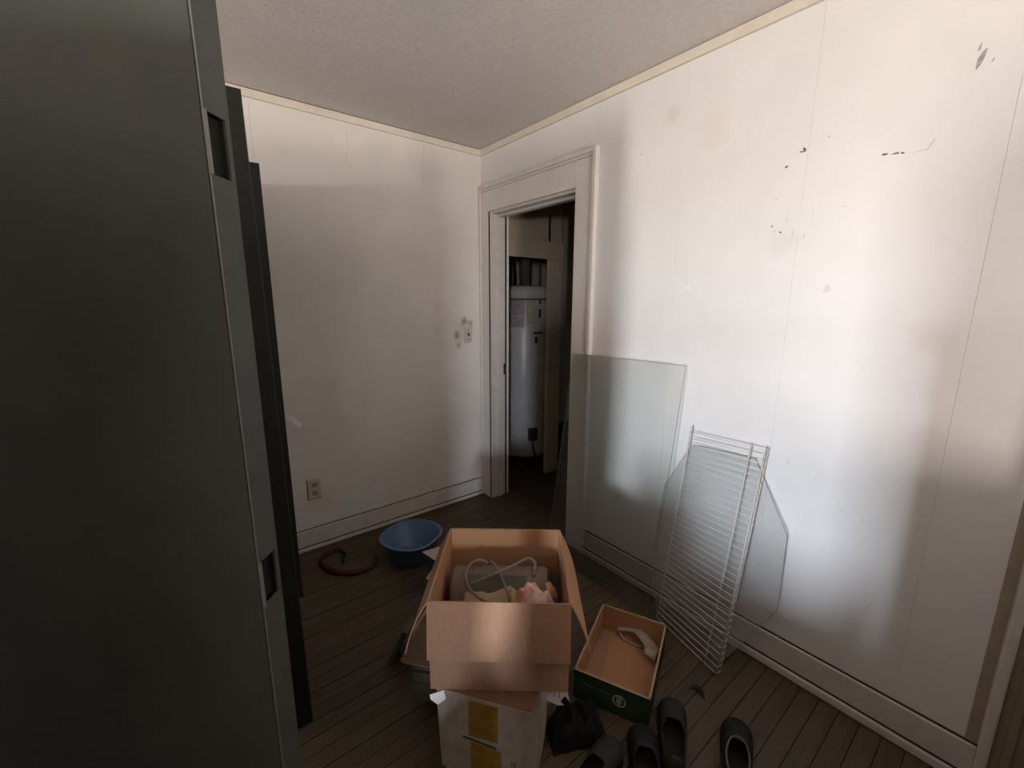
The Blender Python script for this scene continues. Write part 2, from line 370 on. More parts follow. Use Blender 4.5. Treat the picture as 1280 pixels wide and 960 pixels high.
D('head_stop', M_trimd, .045, .085, OY0, OY1, OZ-.03, OZ-.014, bevel=.001)
D('hinge', M_rust, .094, .110, OY1-.0135, OY1-.009, .93, 1.01)
D('threshold', M_wood, .10, .165, OY0, OY1, 0, .008, bevel=.003)
# ---- second door casing at the right edge of the frame
d2 = empty('door_2', (0, -2.7, 0)); struct(d2)
def D2(name, m, *d, bevel=0):
    d = list(d); d[2] += 2.7; d[3] += 2.7
    return B(name, m, d2, *d, bevel=bevel)
D2('backband', M_base, -.034, 0, -2.625, -2.600, 0, 2.2, bevel=.006)
D2('casing', M_casing2, -.020, 0, -2.74, -2.625, 0, 2.17, bevel=.002)
D2('casing_bead', M_casing2, -.026, -.020, -2.665, -2.645, 0, 2.17, bevel=.003)
D2('door_panel', M_casing2, -.008, 0, -3.5, -2.745, .01, 2.05)
# ---- hall and heater closet beyond the doorway
def HS(name, m, *d): return struct(B(name, m, None, *d))
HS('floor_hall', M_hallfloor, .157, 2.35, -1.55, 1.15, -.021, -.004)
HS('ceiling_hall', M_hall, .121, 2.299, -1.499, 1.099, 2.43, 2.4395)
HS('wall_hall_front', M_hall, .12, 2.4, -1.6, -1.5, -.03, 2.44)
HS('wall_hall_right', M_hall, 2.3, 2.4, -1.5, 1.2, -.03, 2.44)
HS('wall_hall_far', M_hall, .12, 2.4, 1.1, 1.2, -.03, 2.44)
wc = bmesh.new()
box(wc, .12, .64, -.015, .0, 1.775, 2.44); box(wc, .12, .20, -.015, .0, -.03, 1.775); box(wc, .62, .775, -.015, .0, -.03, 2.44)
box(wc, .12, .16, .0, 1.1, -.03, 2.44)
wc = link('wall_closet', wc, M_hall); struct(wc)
B('head_casing', M_hall, wc, .13, .77, -.03, -.015, 1.775, 1.905, bevel=.002)
B('side_casing', M_hall, wc, .622, .765, -.028, -.015, 0, 1.775, bevel=.002)
B('casing_seam', M_crack, wc, .769, .774, -.0165, -.012, 0, 2.44)
B('stud_wall', M_hall, wc, .80, .84, .05, 1.1, 0, 2.44) if False else None
wh = bmesh.new(); box(wh, .78, 2.3, .06, .12, 0, 2.44); wh = link('wall_hall_back', wh, mat('hall_paint_shaded', (.36,.30,.23), .8)); struct(wh)  # darker copy of the hall paint; the dimness is put into the colour
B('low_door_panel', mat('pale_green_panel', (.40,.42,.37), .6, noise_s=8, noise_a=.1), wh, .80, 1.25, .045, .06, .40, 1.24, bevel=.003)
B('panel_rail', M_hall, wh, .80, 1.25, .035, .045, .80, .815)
B('opening_shade', M_dark, wh, .79, 1.3, .050, .06, 0, .385)  # black sheet on a closed wall, painting in the dark of an opening

# water heater
wt = empty('water_heater', (.70, .36, .10), math.radians(-20)); tag(wt, 'white water heater tank standing in the dark closet beyond the doorway', 'water heater')
bm = bmesh.new(); lathe(bm, [(.001,0),(.235,0),(.245,.02),(.245,1.43),(.225,1.47),(.12,1.485),(.001,1.487)], 48); link('tank', bm, M_heater, wt, True)
bm = bmesh.new(); lathe(bm, [(.247,1.36),(.250,1.365),(.250,1.372),(.247,1.377)], 48); link('top_band', bm, M_duct, wt, True)
def curved_panel(name, m, a0, a1, z0, z1, R=.2465):
    bm = bmesh.new(); n = 8; a = []
    for i in range(n+1):
        t = a0+(a1-a0)*i/n; a.append([bm.verts.new((R*math.cos(t), R*math.sin(t), z)) for z in (z0, z1)])
    for p, q in zip(a, a[1:]): bm.faces.new((p[0], q[0], q[1], p[1]))
    return link(name, bm, m, wt)
rad = math.radians
curved_panel('large_label', M_label, rad(-145), rad(-111), 1.14, 1.36)
curved_panel('label_line', M_heater, rad(-145), rad(-111), 1.225, 1.232, .247)
curved_panel('small_label', mat('tan_label', (.42,.38,.28), .6), rad(-107), rad(-90), 1.16, 1.40)
curved_panel('warning_print', M_ink, rad(-82), rad(-77), 1.33, 1.37, .2475)
curved_panel('warning_print', M_ink, rad(-82), rad(-77), 1.22, 1.29, .2475)
curved_panel('warning_bar', M_ink, rad(-93), rad(-72), 1.085, 1.10, .2475)
curved_panel('warning_print', M_ink, rad(-90), rad(-84), 1.01, 1.06, .2475)
bm = bmesh.new(); lathe(bm, [(.20,-.10),(.20,0.0)], 24); link('stand', bm, M_dark, wt, True)
bm = bmesh.new(); tube(bm, [(0,0,1.48),(0,0,2.3)], .05, 16); link('flue_pipe', bm, M_duct, wt, True)
for dx in (-.13, .12):
    bm = bmesh.new(); tube(bm, catmull([(dx,-.05,1.47),(dx,-.05,1.60),(dx*1.1,-.02,1.72),(dx*1.3,.1,1.85),(dx*1.3,.1,2.3)]), .011, 8); link('water_pipe', bm, M_rust, wt, True)
bm = bmesh.new(); box(bm, -.05, .03, -.275, -.24, .16, .27); link('gas_valve', bm, M_dark, wt, bevel=.006)
bm = bmesh.new(); tube(bm, catmull([(-.01,-.26,.18),(.0,-.28,.05),(.08,-.27,-.03),(.18,-.2,.02)]), .008, 8); link('gas_pipe', bm, M_rust, wt, True)
bm = bmesh.new(); tube(bm, catmull([(.19,-.17,1.45),(.225,-.16,1.2),(.235,-.14,.6),(.23,-.13,0)]), .012, 8); link('overflow_pipe', bm, M_rust, wt, True)

# wall devices
sw = empty('light_switch', (-.125, 0, 1.222)); tag(sw, 'ivory toggle switch plate on the back wall beside the doorway, grime around it', 'switch')
B('plate', M_plate, sw, -.030, .030, -.006, 0, -.057, .057, bevel=.002)
B('toggle', M_ink, sw, -.004, .004, -.014, -.006, -.010, .012)
for z in (-.032, .032):
    bm = bmesh.new(); bmesh.ops.create_uvsphere(bm, u_segments=8, v_segments=6, radius=.004); bmesh.ops.translate(bm, verts=bm.verts, vec=(0,-.006,z)); link('screw', bm, M_ink, sw)
ol = empty('power_outlet', (-1.207, 0, .372)); tag(ol, 'tan power outlet plate low on the back wall near the dark door leaves', 'outlet')
B('plate', M_plate, ol, -.036, .036, -.006, 0, -.060, .060, bevel=.002)
B('plate_gap', M_crack, ol, -.040, -.0365, -.002, 0, -.062, .062); B('plate_gap', M_crack, ol, -.040, .036, -.002, 0, -.064, -.061)
for z in (-.024, .024):
    s = B('socket', mat('socket_tan', (.36,.30,.22), .5) if z < 0 else bpy.data.materials['socket_tan'], ol, -.017, .017, -.009, -.006, z-.015, z+.015, bevel=.004)
    for x in (-.007, .007): B('slot', M_ink, s, x-.0015, x+.0015, -.0096, -.009, z-.003, z+.009)
    B('slot', M_ink, s, -.003, .003, -.0096, -.009, z-.011, z-.006)

# ================================================================== STEEL DOORS AT LEFT
# local frame: hinge edge arris at origin, face runs along -x, thickness along +y, z up
def steel_door(loc, rz):
    t = empty('steel_door', loc, rz)
    w, h, th = .86, 2.02, .045
    bm = bmesh.new(); slab(bm, [(-w,0,.01),(-.004,0,.01),(-.004,0,h),(-w,0,h)], (0,1,0), .004); link('face_panel', bm, M_green, t, bevel=.001)
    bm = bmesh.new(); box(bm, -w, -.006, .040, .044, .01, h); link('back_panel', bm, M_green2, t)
    # edge channel with two hinge cut-outs (z ranges)
    cuts = [(.995, 1.068), (1.610, 1.684)]
    bm = bmesh.new(); zz = [.01]+[c for p in cuts for c in p]+[h]
    for i in range(0, len(zz), 2): box(bm, -.0035, 0, .0015, th, zz[i], zz[i+1])
    for a, b_ in cuts:
        box(bm, -.0035, 0, .0015, .0065, a, b_); box(bm, -.0035, 0, .037, th, a, b_)
    link('edge_channel', bm, M_greenedge, t)
    bm = bmesh.new(); box(bm, -w+.01, -.02, .004, .040, .012, h-.002); link('core', bm, M_slot, t)
    bm = bmesh.new()
    tube(bm, [(-.0010, .0010, .012), (-.0010, .0010, h-.002)], .0010, 6); link('lit_arris', bm, M_bright, t)  # painted highlight line along the arris
    for a, b_ in cuts:
        bm = bmesh.new(); box(bm, -.016, -.010, .006, .038, a, b_); hp = link('hinge_pocket', bm, M_slot, t)
        bm = bmesh.new(); box(bm, -.001, .002, -.0012, .0035, a, b_); link('pocket_rim', bm, M_bright, t)
    return t
sd = steel_door((-1.6975, -1.862, 0), math.radians(-47+0))
sd.rotation_euler = (0, 0, math.radians(-43))
tag(sd, 'large grey-green steel door leaf with two hinge cut-outs filling the left side', 'door')
# darker leaves behind it, standing with their long edges towards the camera
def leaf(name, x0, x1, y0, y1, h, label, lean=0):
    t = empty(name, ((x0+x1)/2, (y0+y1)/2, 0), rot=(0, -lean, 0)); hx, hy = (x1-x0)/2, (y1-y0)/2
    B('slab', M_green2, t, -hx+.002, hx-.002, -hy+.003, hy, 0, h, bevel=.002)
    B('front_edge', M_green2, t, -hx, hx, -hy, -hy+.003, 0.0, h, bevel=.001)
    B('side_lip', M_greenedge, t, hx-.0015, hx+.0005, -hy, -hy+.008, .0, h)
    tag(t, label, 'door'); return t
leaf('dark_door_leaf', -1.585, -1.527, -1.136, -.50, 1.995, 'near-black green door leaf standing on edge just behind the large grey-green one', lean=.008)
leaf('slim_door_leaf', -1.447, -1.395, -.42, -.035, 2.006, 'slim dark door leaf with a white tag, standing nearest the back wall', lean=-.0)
tg = bmesh.new(); slab(tg, [(-1.392,-.415,.952),(-1.383,-.425,.944),(-1.328,-.43,.886),(-1.342,-.43,.868),(-1.362,-.425,.892),(-1.394,-.415,.925)], (0,-1,0), .0012)
tg = link('paper_tag', tg, M_tag); tag(tg, 'small white paper tag hanging off the edge of the slim dark door leaf', 'tag')

# ================================================================== CARTONS
def rot2(a): return Matrix.Rotation(a, 4, 'Z')
# lower white printed carton
lw, ld, lh = .295, .36, .328
lb = empty('white_carton', (-1.267, -1.566, 0), math.radians(-53.9))
tag(lb, 'battered white carton with yellow print underneath the open cardboard box', 'box')
bm = bmesh.new(); box(bm, 0, lw, 0, ld, 0, lh-.004)
for v in bm.verts:
    if v.co.z < .1: v.co.x += .004 if v.co.x > .1 else .012
link('carton_body', bm, M_whitebox, lb, bevel=.006)
bm = bmesh.new(); slab(bm, [(0,0,lh-.004),(lw,0,lh-.004),(lw+.002,.17,lh-.004),(0,.17,lh-.004)], (0,0,1), .003); link('top_flap', bm, M_carddk, lb)
bm = bmesh.new(); slab(bm, [(0,.172,lh-.004),(lw,.172,lh-.004),(lw,ld,lh-.004),(0,ld,lh-.004)], (0,0,1), .003); link('top_flap', bm, M_carddk, lb)
def face_print(name, m, x0, x1, z0, z1, jag=0, y=-.0012):
    bm = bmesh.new(); pts = [(x0,0,z0),(x1,0,z0-jag),(x1,0,z1-jag),(x0,0,z1)]
    slab(bm, [(a, y+.0009, c) for a, _, c in pts], (0,-1,0), .0009); return link(name, bm, m, lb)
face_print('yellow_print', M_yellow, .105, .195, .185, .310)
face_print('yellow_print', M_yellow, .110, .205, .03, .165, .008)
face_print('tear', M_ink, .085, .190, .175, .180, .012, -.0022)
face_print('bar_code', M_ink, .235, .237, .10, .135); face_print('bar_code', M_ink, .241, .2425, .10, .135); face_print('bar_code', M_ink, .246, .249, .10, .135)
bm = bmesh.new(); slab(bm, [(-.012,-.012,lh-.02),(.03,-.004,lh+.0),(.036,-.003,lh-.03),(.012,-.010,lh-.05),(-.010,-.012,lh-.035)], (0,-1,0), .0015); link('torn_corner', bm, M_tag, lb)

# open cardboard box on top
zb = lh+.001; rim = .292
ob = empty('open_cardboard_box', (-1.282, -1.566, zb), math.radians(-40.1))
tag(ob, 'open cardboard box with its flaps folded out, standing on the white carton', 'box')
bw, bd, th = .405, .395, .004
bm = bmesh.new()
box(bm, 0, bw, 0, th, 0, rim); box(bm, 0, bw, bd-th, bd, 0, rim); box(bm, 0, th, th, bd-th, 0, rim); box(bm, bw-th, bw, th, bd-th, 0, rim); box(bm, th, bw-th, th, bd-th, 0, th)
link('box_body', bm, M_card, ob)
for nm, pts, nr in (('inner_liner', [(th+.0003,th,.01),(th+.0003,bd-th,.01),(th+.0003,bd-th,rim-.002),(th+.0003,th,rim-.002)], (1,0,0)),
                ('inner_liner', [(th,bd-th-.0003,.01),(bw-th,bd-th-.0003,.01),(bw-th,bd-th-.0003,rim-.002),(th,bd-th-.0003,rim-.002)], (0,-1,0))):
    bm = bmesh.new(); slab(bm, pts, nr, .0006); link(nm, bm, M_cardin, ob)
def flap(name, a, b, outv, ang, L, m, cut0=0, cut1=0, bend=0, ext0=0, ext1=0):
    """hinge a->b at rim, folding outward by ang below horizontal; cut: how far the free corners are drawn in"""
    a, b, o = Vector(a), Vector(b), Vector(outv).normalized(); d = (b-a).normalized()
    a = a-d*ext0; b = b+d*ext1
    bm = bmesh.new(); n = 6; rows = []
    for i in range(n+1):
        s = i/n; an = ang+bend*s
        off = o*(L*s*math.cos(an))+Vector((0,0,-L*s*math.sin(an)))
        rows.append((a+off+d*cut0*s, b+off-d*cut1*s))
    nrm = (rows[-1][0]-rows[0][0]).cross(d).normalized()*th
    if nrm.z < 0: nrm = -nrm
    top = [[bm.verts.new(p) for p in rw] for rw in rows]; bot = [[bm.verts.new(p-nrm) for p in rw] for rw in rows]
    for i in range(n):
        bm.faces.new((top[i][0], top[i+1][0], top[i+1][1], top[i][1])); bm.faces.new((bot[i][0], bot[i][1], bot[i+1][1], bot[i+1][0]))
        bm.faces.new((top[i][0], bot[i][0], bot[i+1][0], top[i+1][0])); bm.faces.new((top[i][1], top[i+1][1], bot[i+1][1], bot[i][1]))
    bm.faces.new((top[0][0], top[0][1], bot[0][1], bot[0][0])); bm.faces.new((top[n][0], bot[n][0], bot[n][1], top[n][1]))
    return link(name, bm, m, ob)
flap('flap', (0,-.001,rim+.001), (bw,-.001,rim+.001), (0,-1,0), rad(80), .176, M_card, bend=rad(3), ext0=.002, ext1=.001)
flap('flap', (-.001,0,rim+.001), (-.001,bd,rim+.001), (-1,0,0), rad(58), .190, M_card, bend=rad(10))
flap('flap', (bw+.001,0,rim+.001), (bw+.001,bd,rim+.001), (1,0,0), rad(60), .190, M_cardin, bend=rad(10), cut1=.03)
flap('flap', (0,bd+.001,rim+.001), (bw,bd+.001,rim+.001), (0,1,0), rad(72), .17, M_card)

# contents, in the box's own frame
def in_box(p): return ob_m @ Vector(p)
ob_m = Matrix.Translation(ob.location) @ rot2(math.radians(-40.1))
def item(name, label, cat, bm, m, smooth=True, group=None):
    for v in bm.verts: v.co = ob_m @ v.co
    o = link(name, bm, m, None, smooth); tag(o, label, cat, group); return o
def cloth(cx, cy, cz, sx, sy, h, seed, amp=.35, n=22, rough=18.0, rz=0):
    bm = bmesh.new(); top = []; ca, sa = math.cos(rz), math.sin(rz)
    for i in range(n+1):
        rw = []
        for j in range(n+1):
            a, b_ = 2*i/n-1, 2*j/n-1
            d = max(0, 1-(abs(a)**2.6+abs(b_)**2.6)); k = 1-.10*abs(noise.noise(Vector((a*2, b_*2, seed))))
            x, y_ = a*sx/2*k, b_*sy/2*k
            z = h*d**.5*(1-amp/2+amp*noise.noise(Vector((x*rough, y_*rough, seed)))+amp*.5*noise.noise(Vector((x*rough*2.7, y_*rough*2.7, seed+5))))
            rw.append(bm.verts.new((cx+x*ca-y_*sa, cy+x*sa+y_*ca, cz+max(z, 0))))
        top.append(rw)
    for i in range(n):
        for j in range(n): bm.faces.new((top[i][j], top[i+1][j], top[i+1][j+1], top[i][j+1]))
    ed = [top[i][0] for i in range(n+1)]+[top[n][j] for j in range(1, n+1)]+[top[i][n] for i in range(n-1, -1, -1)]+[top[0][j] for j in range(n-1, 0, -1)]
    bt = [bm.verts.new((v.co.x, v.co.y, cz-.001)) for v in ed]; k = len(ed)
    for i in range(k): bm.faces.new((ed[i], ed[(i+1)%k], bt[(i+1)%k], bt[i]))
    bm.faces.new(bt); return bm
item('folded_blanket', 'dark olive folded blanket at the bottom of the open box', 'blanket', cloth(.2, .19, .005, .38, .35, .10, 3, .2), M_olive)
# taupe roll
rt = empty('taupe_case', in_box((.03, .245, .150)), math.radians(-40.1)); tag(rt, 'taupe rounded case lying across the open box under the cord', 'case')
bm = bmesh.new(); R = .076; L = .325; prof = []
rings = []
for i, (x, s) in enumerate([(0,.90),(.004,.97),(.012,1),(.30,1),(L-.010,1),(L-.003,.97),(L,.9)]):
    rings.append([bm.verts.new((x, R*s*math.cos(2*PI*j/40)*1.0, R*s*math.sin(2*PI*j/40))) for j in range(40)])
for a, b_ in zip(rings, rings[1:]):
    for j in range(40): bm.faces.new((a[j], a[(j+1)%40], b_[(j+1)%40], b_[j]))
bm.faces.new(rings[0]); bm.faces.new(rings[-1][::-1]); link('shell', bm, M_roll, rt, True)
def arc_panel(name, m, x0, x1, a0, a1, Rr):
    bm = bmesh.new(); n = 10; a = []
    for i in range(n+1):
        t = rad(a0+(a1-a0)*i/n); a.append([bm.verts.new((x, -Rr*math.cos(t), Rr*math.sin(t))) for x in (x0, x1)])
    for p, q in zip(a, a[1:]): bm.faces.new((p[0], q[0], q[1], p[1]))
    return link(name, bm, m, rt, True)
arc_panel('dark_inset', M_rollin, .060, .255, 8, 72, R+.0012)
arc_panel('end_band', M_roll, 0.252, .262, -10, 110, R+.003)
# cord in three loops
co = empty('cord', in_box((.19,.19,.15))); tag(co, 'grey-brown cord crossing in loops over the taupe case', 'cord')
off = co.location
def cordpart(P, rr=.0052):
    bm = bmesh.new(); tube(bm, catmull(P, 10), rr, 8)
    for v in bm.verts: v.co = (ob_m @ v.co)-Vector(off)
    link('cord_loop', bm, M_cord, co, True)
z = -.33
cordpart([(.150,.262,.570+z),(.118,.276,.572+z),(.092,.255,.570+z),(.080,.205,.560+z),(.100,.155,.548+z),(.140,.122,.538+z),(.185,.110,.525+z),(.225,.108,.50+z)])
cordpart([(.098,.170,.555+z),(.140,.178,.568+z),(.193,.196,.583+z),(.250,.250,.578+z),(.290,.285,.575+z),(.312,.262,.572+z),(.306,.215,.556+z)])
cordpart([(.160,.268,.572+z),(.176,.235,.580+z),(.193,.196,.577+z),(.212,.155,.566+z),(.234,.118,.540+z),(.240,.095,.50+z)])
# paper, rag, towel, slats
bm = bmesh.new(); n = 10; g = []
for i in range(n+1):
    rw = []
    for j in range(7):
        a, b_ = i/n, j/6
        x = .078+.155*a; yy = .085+b_*(.105+.045*max(0, .5-a)*2-.02*math.sin(a*PI))
        rw.append(bm.verts.new((x, yy, .475+z+.055*b_+.008*math.sin(a*6+b_*2))))
    g.append(rw)
for i in range(n):
    for j in range(6): bm.faces.new((g[i][j], g[i+1][j], g[i+1][j+1], g[i][j+1]))
o = item('tan_paper', 'crumpled tan paper wedged in front of the taupe case', 'paper', bm, M_paper)
o.modifiers.new('s', 'SOLIDIFY').thickness = .002
item('mustard_rag', 'small mustard rag between the tan paper and the pink towel', 'rag', cloth(.245, .165, .485+z, .05, .085, .062, 9, .5, 14), M_yrag)
item('pink_towel', 'pink and white crumpled towel in the open box', 'towel', cloth(.308, .150, .462+z, .150, .080, .115, 21, .30, 30, 22, rad(-28)), M_towel)
item('orange_cloth', 'dull orange cloth tucked behind the pink towel', 'cloth', cloth(.343, .205, .470+z, .10, .06, .085, 33, .35, 18, 22, rad(-30)), M_towel2)
item('beige_scrap', 'beige scrap in the near left corner of the open box', 'scrap', cloth(.022, .14, .42+z, .03, .06, .075, 12, .5, 12), M_paper)
for k in range(4):
    bm = bmesh.new(); x = .368+.008*k; slab(bm, [(x,.12,.10),(x,.30,.10),(x,.31,.185-.006*k),(x,.12,.175-.006*k)], (1,0,0), .0055)
    item('green_folder', ('leftmost','second from left','third from left','rightmost')[k]+' of the dark green folders at the right inside the open box', 'folder', bm, M_olive, False, 'green folders in the open box')

# ---- papers and boards behind the box at left
def sheet(name, label, cat, pts, thk, m, group=None):
    bm = bmesh.new(); slab(bm, pts, (0,0,1), thk); o = link(name, bm, m); tag(o, label, cat, group); return o
M_darkboard = mat('dark_board', (.05,.042,.030), .8)
sk = empty('board_stack', (-1.028, -1.212, 0)); tag(sk, 'pile of dark boards on the floor between blue basin and cardboard box', 'pile')
random.seed(5)
for i in range(10):
    w_, d_ = .40-random.uniform(0, .02), .150-random.uniform(0, .015)
    bm = bmesh.new(); box(bm, -w_/2, w_/2, -d_/2, d_/2, 0, .0222); o = link('board', bm, (M_wood, M_darkboard)[i % 2], sk, bevel=.002); o.location = (random.uniform(-.004,.006), random.uniform(-.004,.006), .0225*i); o.rotation_euler = (0,0,rad(42+random.uniform(-1.5,1.5)))
fc = empty('flattened_carton', (-1.028, -1.212, .226), rad(42)); tag(fc, 'flattened brown carton lying on the board pile left of the open box', 'carton')
bm = bmesh.new(); slab(bm, [(-.262,-.095,0),(.31,-.085,0),(.30,.06,0),(-.250,.085,0)], (0,0,1), .007); link('lower_sheet', bm, M_carddk, fc)
bm = bmesh.new(); slab(bm, [(-.270,-.095,.0073),(.31,-.085,.0073),(.295,.045,.0073),(-.262,.070,.0073)], (0,0,1), .006); link('upper_sheet', bm, mat('dull_brown_carton', (.17,.115,.065), .9, noise_s=6, noise_a=.15), fc)
bm = bmesh.new(); slab(bm, [(-.15,.0835,.0),(.10,.0735,.0),(.10,.079,.0),(-.15,.090,.0)], (0,0,1), .016); link('edge_strip', bm, M_cardedge, fc)
kb = empty('small_dark_box', (-.825, -.81, 0)); tag(kb, 'small dark box under the pale sheet beside the blue basin', 'box')
B('box_body', M_darkboard, kb, -.050, .050, -.050, .048, 0, .190, bevel=.002); B('lid', M_darkboard, kb, -.052, .052, -.052, .050, .191, .198, bevel=.002)
sheet('pale_sheet', 'pale sheet lying on the small dark box next to the blue basin', 'paper', [(-.893,-.732,.202),(-.765,-.745,.1995),(-.775,-.86,.1995),(-.872,-.848,.200)], .002, M_sheet)
sheet('grey_sheet', 'small grey sheet lying on the flattened carton left of the open box', 'paper', [(-1.00,-.985,.2415),(-.95,-.945,.2415),(-.935,-1.03,.2415),(-.98,-1.05,.2415)], .0012, M_printp)
bm = bmesh.new(); slab(bm, [(-1.215,-1.085,.002),(-1.150,-1.025,.002),(-1.100,-1.08,.16),(-1.165,-1.14,.16)], (-.68,.73,0), .022)
o = link('green_book', bm, mat('grey_green_book', (.11,.12,.085), .7)); tag(o, 'grey-green book propped on the floor left of the cardboard box', 'book')

# ---- blue basin
tb = empty('blue_basin', (-.820, -.452, 0)); tag(tb, 'blue plastic wash basin on the floor by the back wall', 'basin')
bm = bmesh.new(); seg = 48
prof = [(.001,.004),(.105,.004),(.120,.012),(.158,.138),(.166,.140),(.168,.146),(.164,.150),(.155,.147),(.117,.018),(.10,.010),(.001,.010)]
rings = []
for R, zz in prof:
    rings.append([])
    for j in range(seg):
        t = 2*PI*j/seg; k = 1+.045*math.cos(4*t+.9)*(zz/.15); wv = .003*math.sin(3*t)*(zz/.15)
        rings[-1].append(bm.verts.new((R*k*math.cos(t), R*k*math.sin(t), zz+wv)))
for a, b_ in zip(rings, rings[1:]):
    for j in range(seg): bm.faces.new((a[j], a[(j+1)%seg], b_[(j+1)%seg], b_[j]))
link('bowl', bm, M_tub, tb, True)
bm = bmesh.new(); P = []
for j in range(seg):
    t = 2*PI*j/seg; k = 1+.045*math.cos(4*t+.9); P.append((.166*k*math.cos(t), .166*k*math.sin(t), .147+.003*math.sin(3*t)))
tube(bm, P, .0045, 6, True); link('rim', bm, mat('pale_blue_rim', (.15,.25,.36), .4), tb, True)

# ---- dark red hose and twig
bm = bmesh.new(); tube(bm, catmull([(-1.12,-.12,.012),(-1.20,-.13,.012),(-1.245,-.18,.012),(-1.235,-.28,.012),(-1.205,-.34,.012),(-1.15,-.395,.012),(-1.08,-.415,.012),(-1.015,-.39,.012),(-.99,-.33,.014)]), lambda t: .012+.004*math.sin(t*PI), 10)
o = link('red_hose', bm, M_red, None, True); tag(o, 'dark red hose curled on the floor left of the blue basin', 'hose')
bm = bmesh.new(); tube(bm, catmull([(-1.13,-.145,.008),(-1.115,-.19,.010),(-1.145,-.235,.008),(-1.15,-.275,.008)]), .006, 6)
o = link('black_strap', bm, M_black, None, True); tag(o, 'short black strap lying inside the curl of the red hose', 'strap')

# ---- green tray carton
ta = math.atan2(-.248, .111)
ty = empty('green_tray', (-.738, -1.64, 0), ta); tag(ty, 'shallow open tray carton, green outside and brown inside, right of the boxes', 'tray')
tw, tdp, thh = .272, .388, .118
bm = bmesh.new(); box(bm, 0, tw, 0, .004, 0, thh); link('front_wall', bm, M_trayg, ty)
bm = bmesh.new(); box(bm, 0, tw, tdp-.004, tdp, 0, thh); box(bm, 0, .004, .004, tdp-.004, 0, thh); box(bm, tw-.004, tw, .004, tdp-.004, 0, thh); link('side_wall', bm, M_trayg, ty)
bm = bmesh.new(); e_ = .0042
box(bm, e_, tw-e_, e_, tdp-e_, .001, .006); box(bm, e_, tw-e_, e_, e_+.002, .006, thh+.001); box(bm, e_, tw-e_, tdp-e_-.002, tdp-e_, .006, thh+.001)
box(bm, e_, e_+.002, e_, tdp-e_, .006, thh+.001); box(bm, tw-e_-.002, tw-e_, e_, tdp-e_, .006, thh+.001)
link('inner_lining', bm, M_cardin, ty)
bm = bmesh.new(); slab(bm, [(e_+.003,e_+.003,.0062),(.08,e_+.003,.0062),(.05,tdp-.01,.0062),(e_+.003,tdp-.01,.0062)], (0,0,1), .003); link('inner_flap', bm, M_card, ty)
# rim edges
bm = bmesh.new()
for a in ((0,tw,-.0005,.0065),(0,tw,tdp-.0065,tdp+.0005),(-.0005,.0065,0,tdp),(tw-.0065,tw+.0005,0,tdp)): box(bm, a[0], a[1], a[2], a[3], thh+.001, thh+.003)
link('rim_edge', bm, M_cardedge, ty)
# round leaf emblem on the front wall (flat print)
cx, cz, RR = .168, .063, .0235
bm = bmesh.new(); n = 32; a = []
for j in range(n):
    t = 2*PI*j/n; a.append([bm.verts.new((cx+q*math.cos(t), -.0008, cz+q*math.sin(t))) for q in (RR, RR-.0035)])
for j in range(n): bm.faces.new((a[j][0], a[(j+1)%n][0], a[(j+1)%n][1], a[j][1]))
em = link('emblem', bm, M_logo, ty)
bm = bmesh.new(); box(bm, cx-.0011, cx+.0011, -.0011, -.0005, cz-.019, cz+.017)
for s in (-1, 1):
    for k in range(4):
        z0 = cz-.015+.0082*k
        a = [(cx+s*.0012,z0),(cx+s*.0072,z0+.0050),(cx+s*.0105,z0+.0112),(cx+s*.0060,z0+.0092)]
        vs = [bm.verts.new((p[0], -.0009, p[1])) for p in a]; bm.faces.new(vs)
link('emblem_sprig', bm, M_logo, em)
bm = bmesh.new(); x = .030; random.seed(3)      # faded lettering, too blurred to read in the photograph
while x < .138:
    w_ = random.choice((.0022,.0032,.004)); h_ = random.choice((.0055,.0055,.008))
    if not (.078 < x < .083): box(bm, x, x+w_*.8, -.0011, -.0005, .072, .072+h_)
    x += w_+.0012
link('faded_lettering', bm, M_logod, ty)
# pale belt in the tray
bl = empty('pale_belt', (-.34, -1.66, .007)); tag(bl, 'pale cloth belt curled in the green tray', 'belt')
Po = catmull([(-0.355,-1.545,.028),(-0.359,-1.553,0.035),(-0.328,-1.601,0.055),(-0.319,-1.659,0.062),(-0.33,-1.713,0.055),(-0.341,-1.756,0.035)], 7)
Pi = catmull([(-0.366,-1.553,.026),(-0.369,-1.567,0.033),(-0.348,-1.616,0.050),(-0.358,-1.657,0.056),(-0.374,-1.696,0.050),(-0.390,-1.716,0.032)], 7)
bm = bmesh.new(); A = [bm.verts.new(p-bl.location) for p in Po]; Bv = [bm.verts.new(p-bl.location) for p in Pi]
for i in range(len(A)-1): bm.faces.new((A[i], A[i+1], Bv[i+1], Bv[i]))
o = link('belt_strap', bm, M_ribbon, bl, True); o.modifiers.new('s', 'SOLIDIFY').thickness = .003
P = catmull([(-.360,-1.553,.022),(-.374,-1.594,.014),(-.366,-1.636,.012),(-.350,-1.672,.016)], 6)
bm = bmesh.new(); tube(bm, P, .004, 6)
for v in bm.verts: v.co -= bl.location
link('belt_edge', bm, M_ribbon, bl, True)
bm = bmesh.new(); A = []
for q in range(5):
    t = q/4; c = Vector((-.378, -1.700, .034)).lerp(Vector((-.366, -1.752, .034)), t); R = .010+.012*t
    A.append([bm.verts.new(c+Vector((R*1.15*math.cos(2*PI*j/20), .25*R*math.cos(2*PI*j/20), (R*1.05)*math.sin(2*PI*j/20)*(1+.10*(j % 2)))) ) for j in range(20)])
for a, b_ in zip(A, A[1:]):
    for j in range(20): bm.faces.new((a[j], a[(j+1)%20], b_[(j+1)%20], b_[j]))
for v in bm.verts: v.co -= bl.location
o = link('gathered_end', bm, M_ribbon, bl, True); o.modifiers.new('s', 'SOLIDIFY').thickness = .002

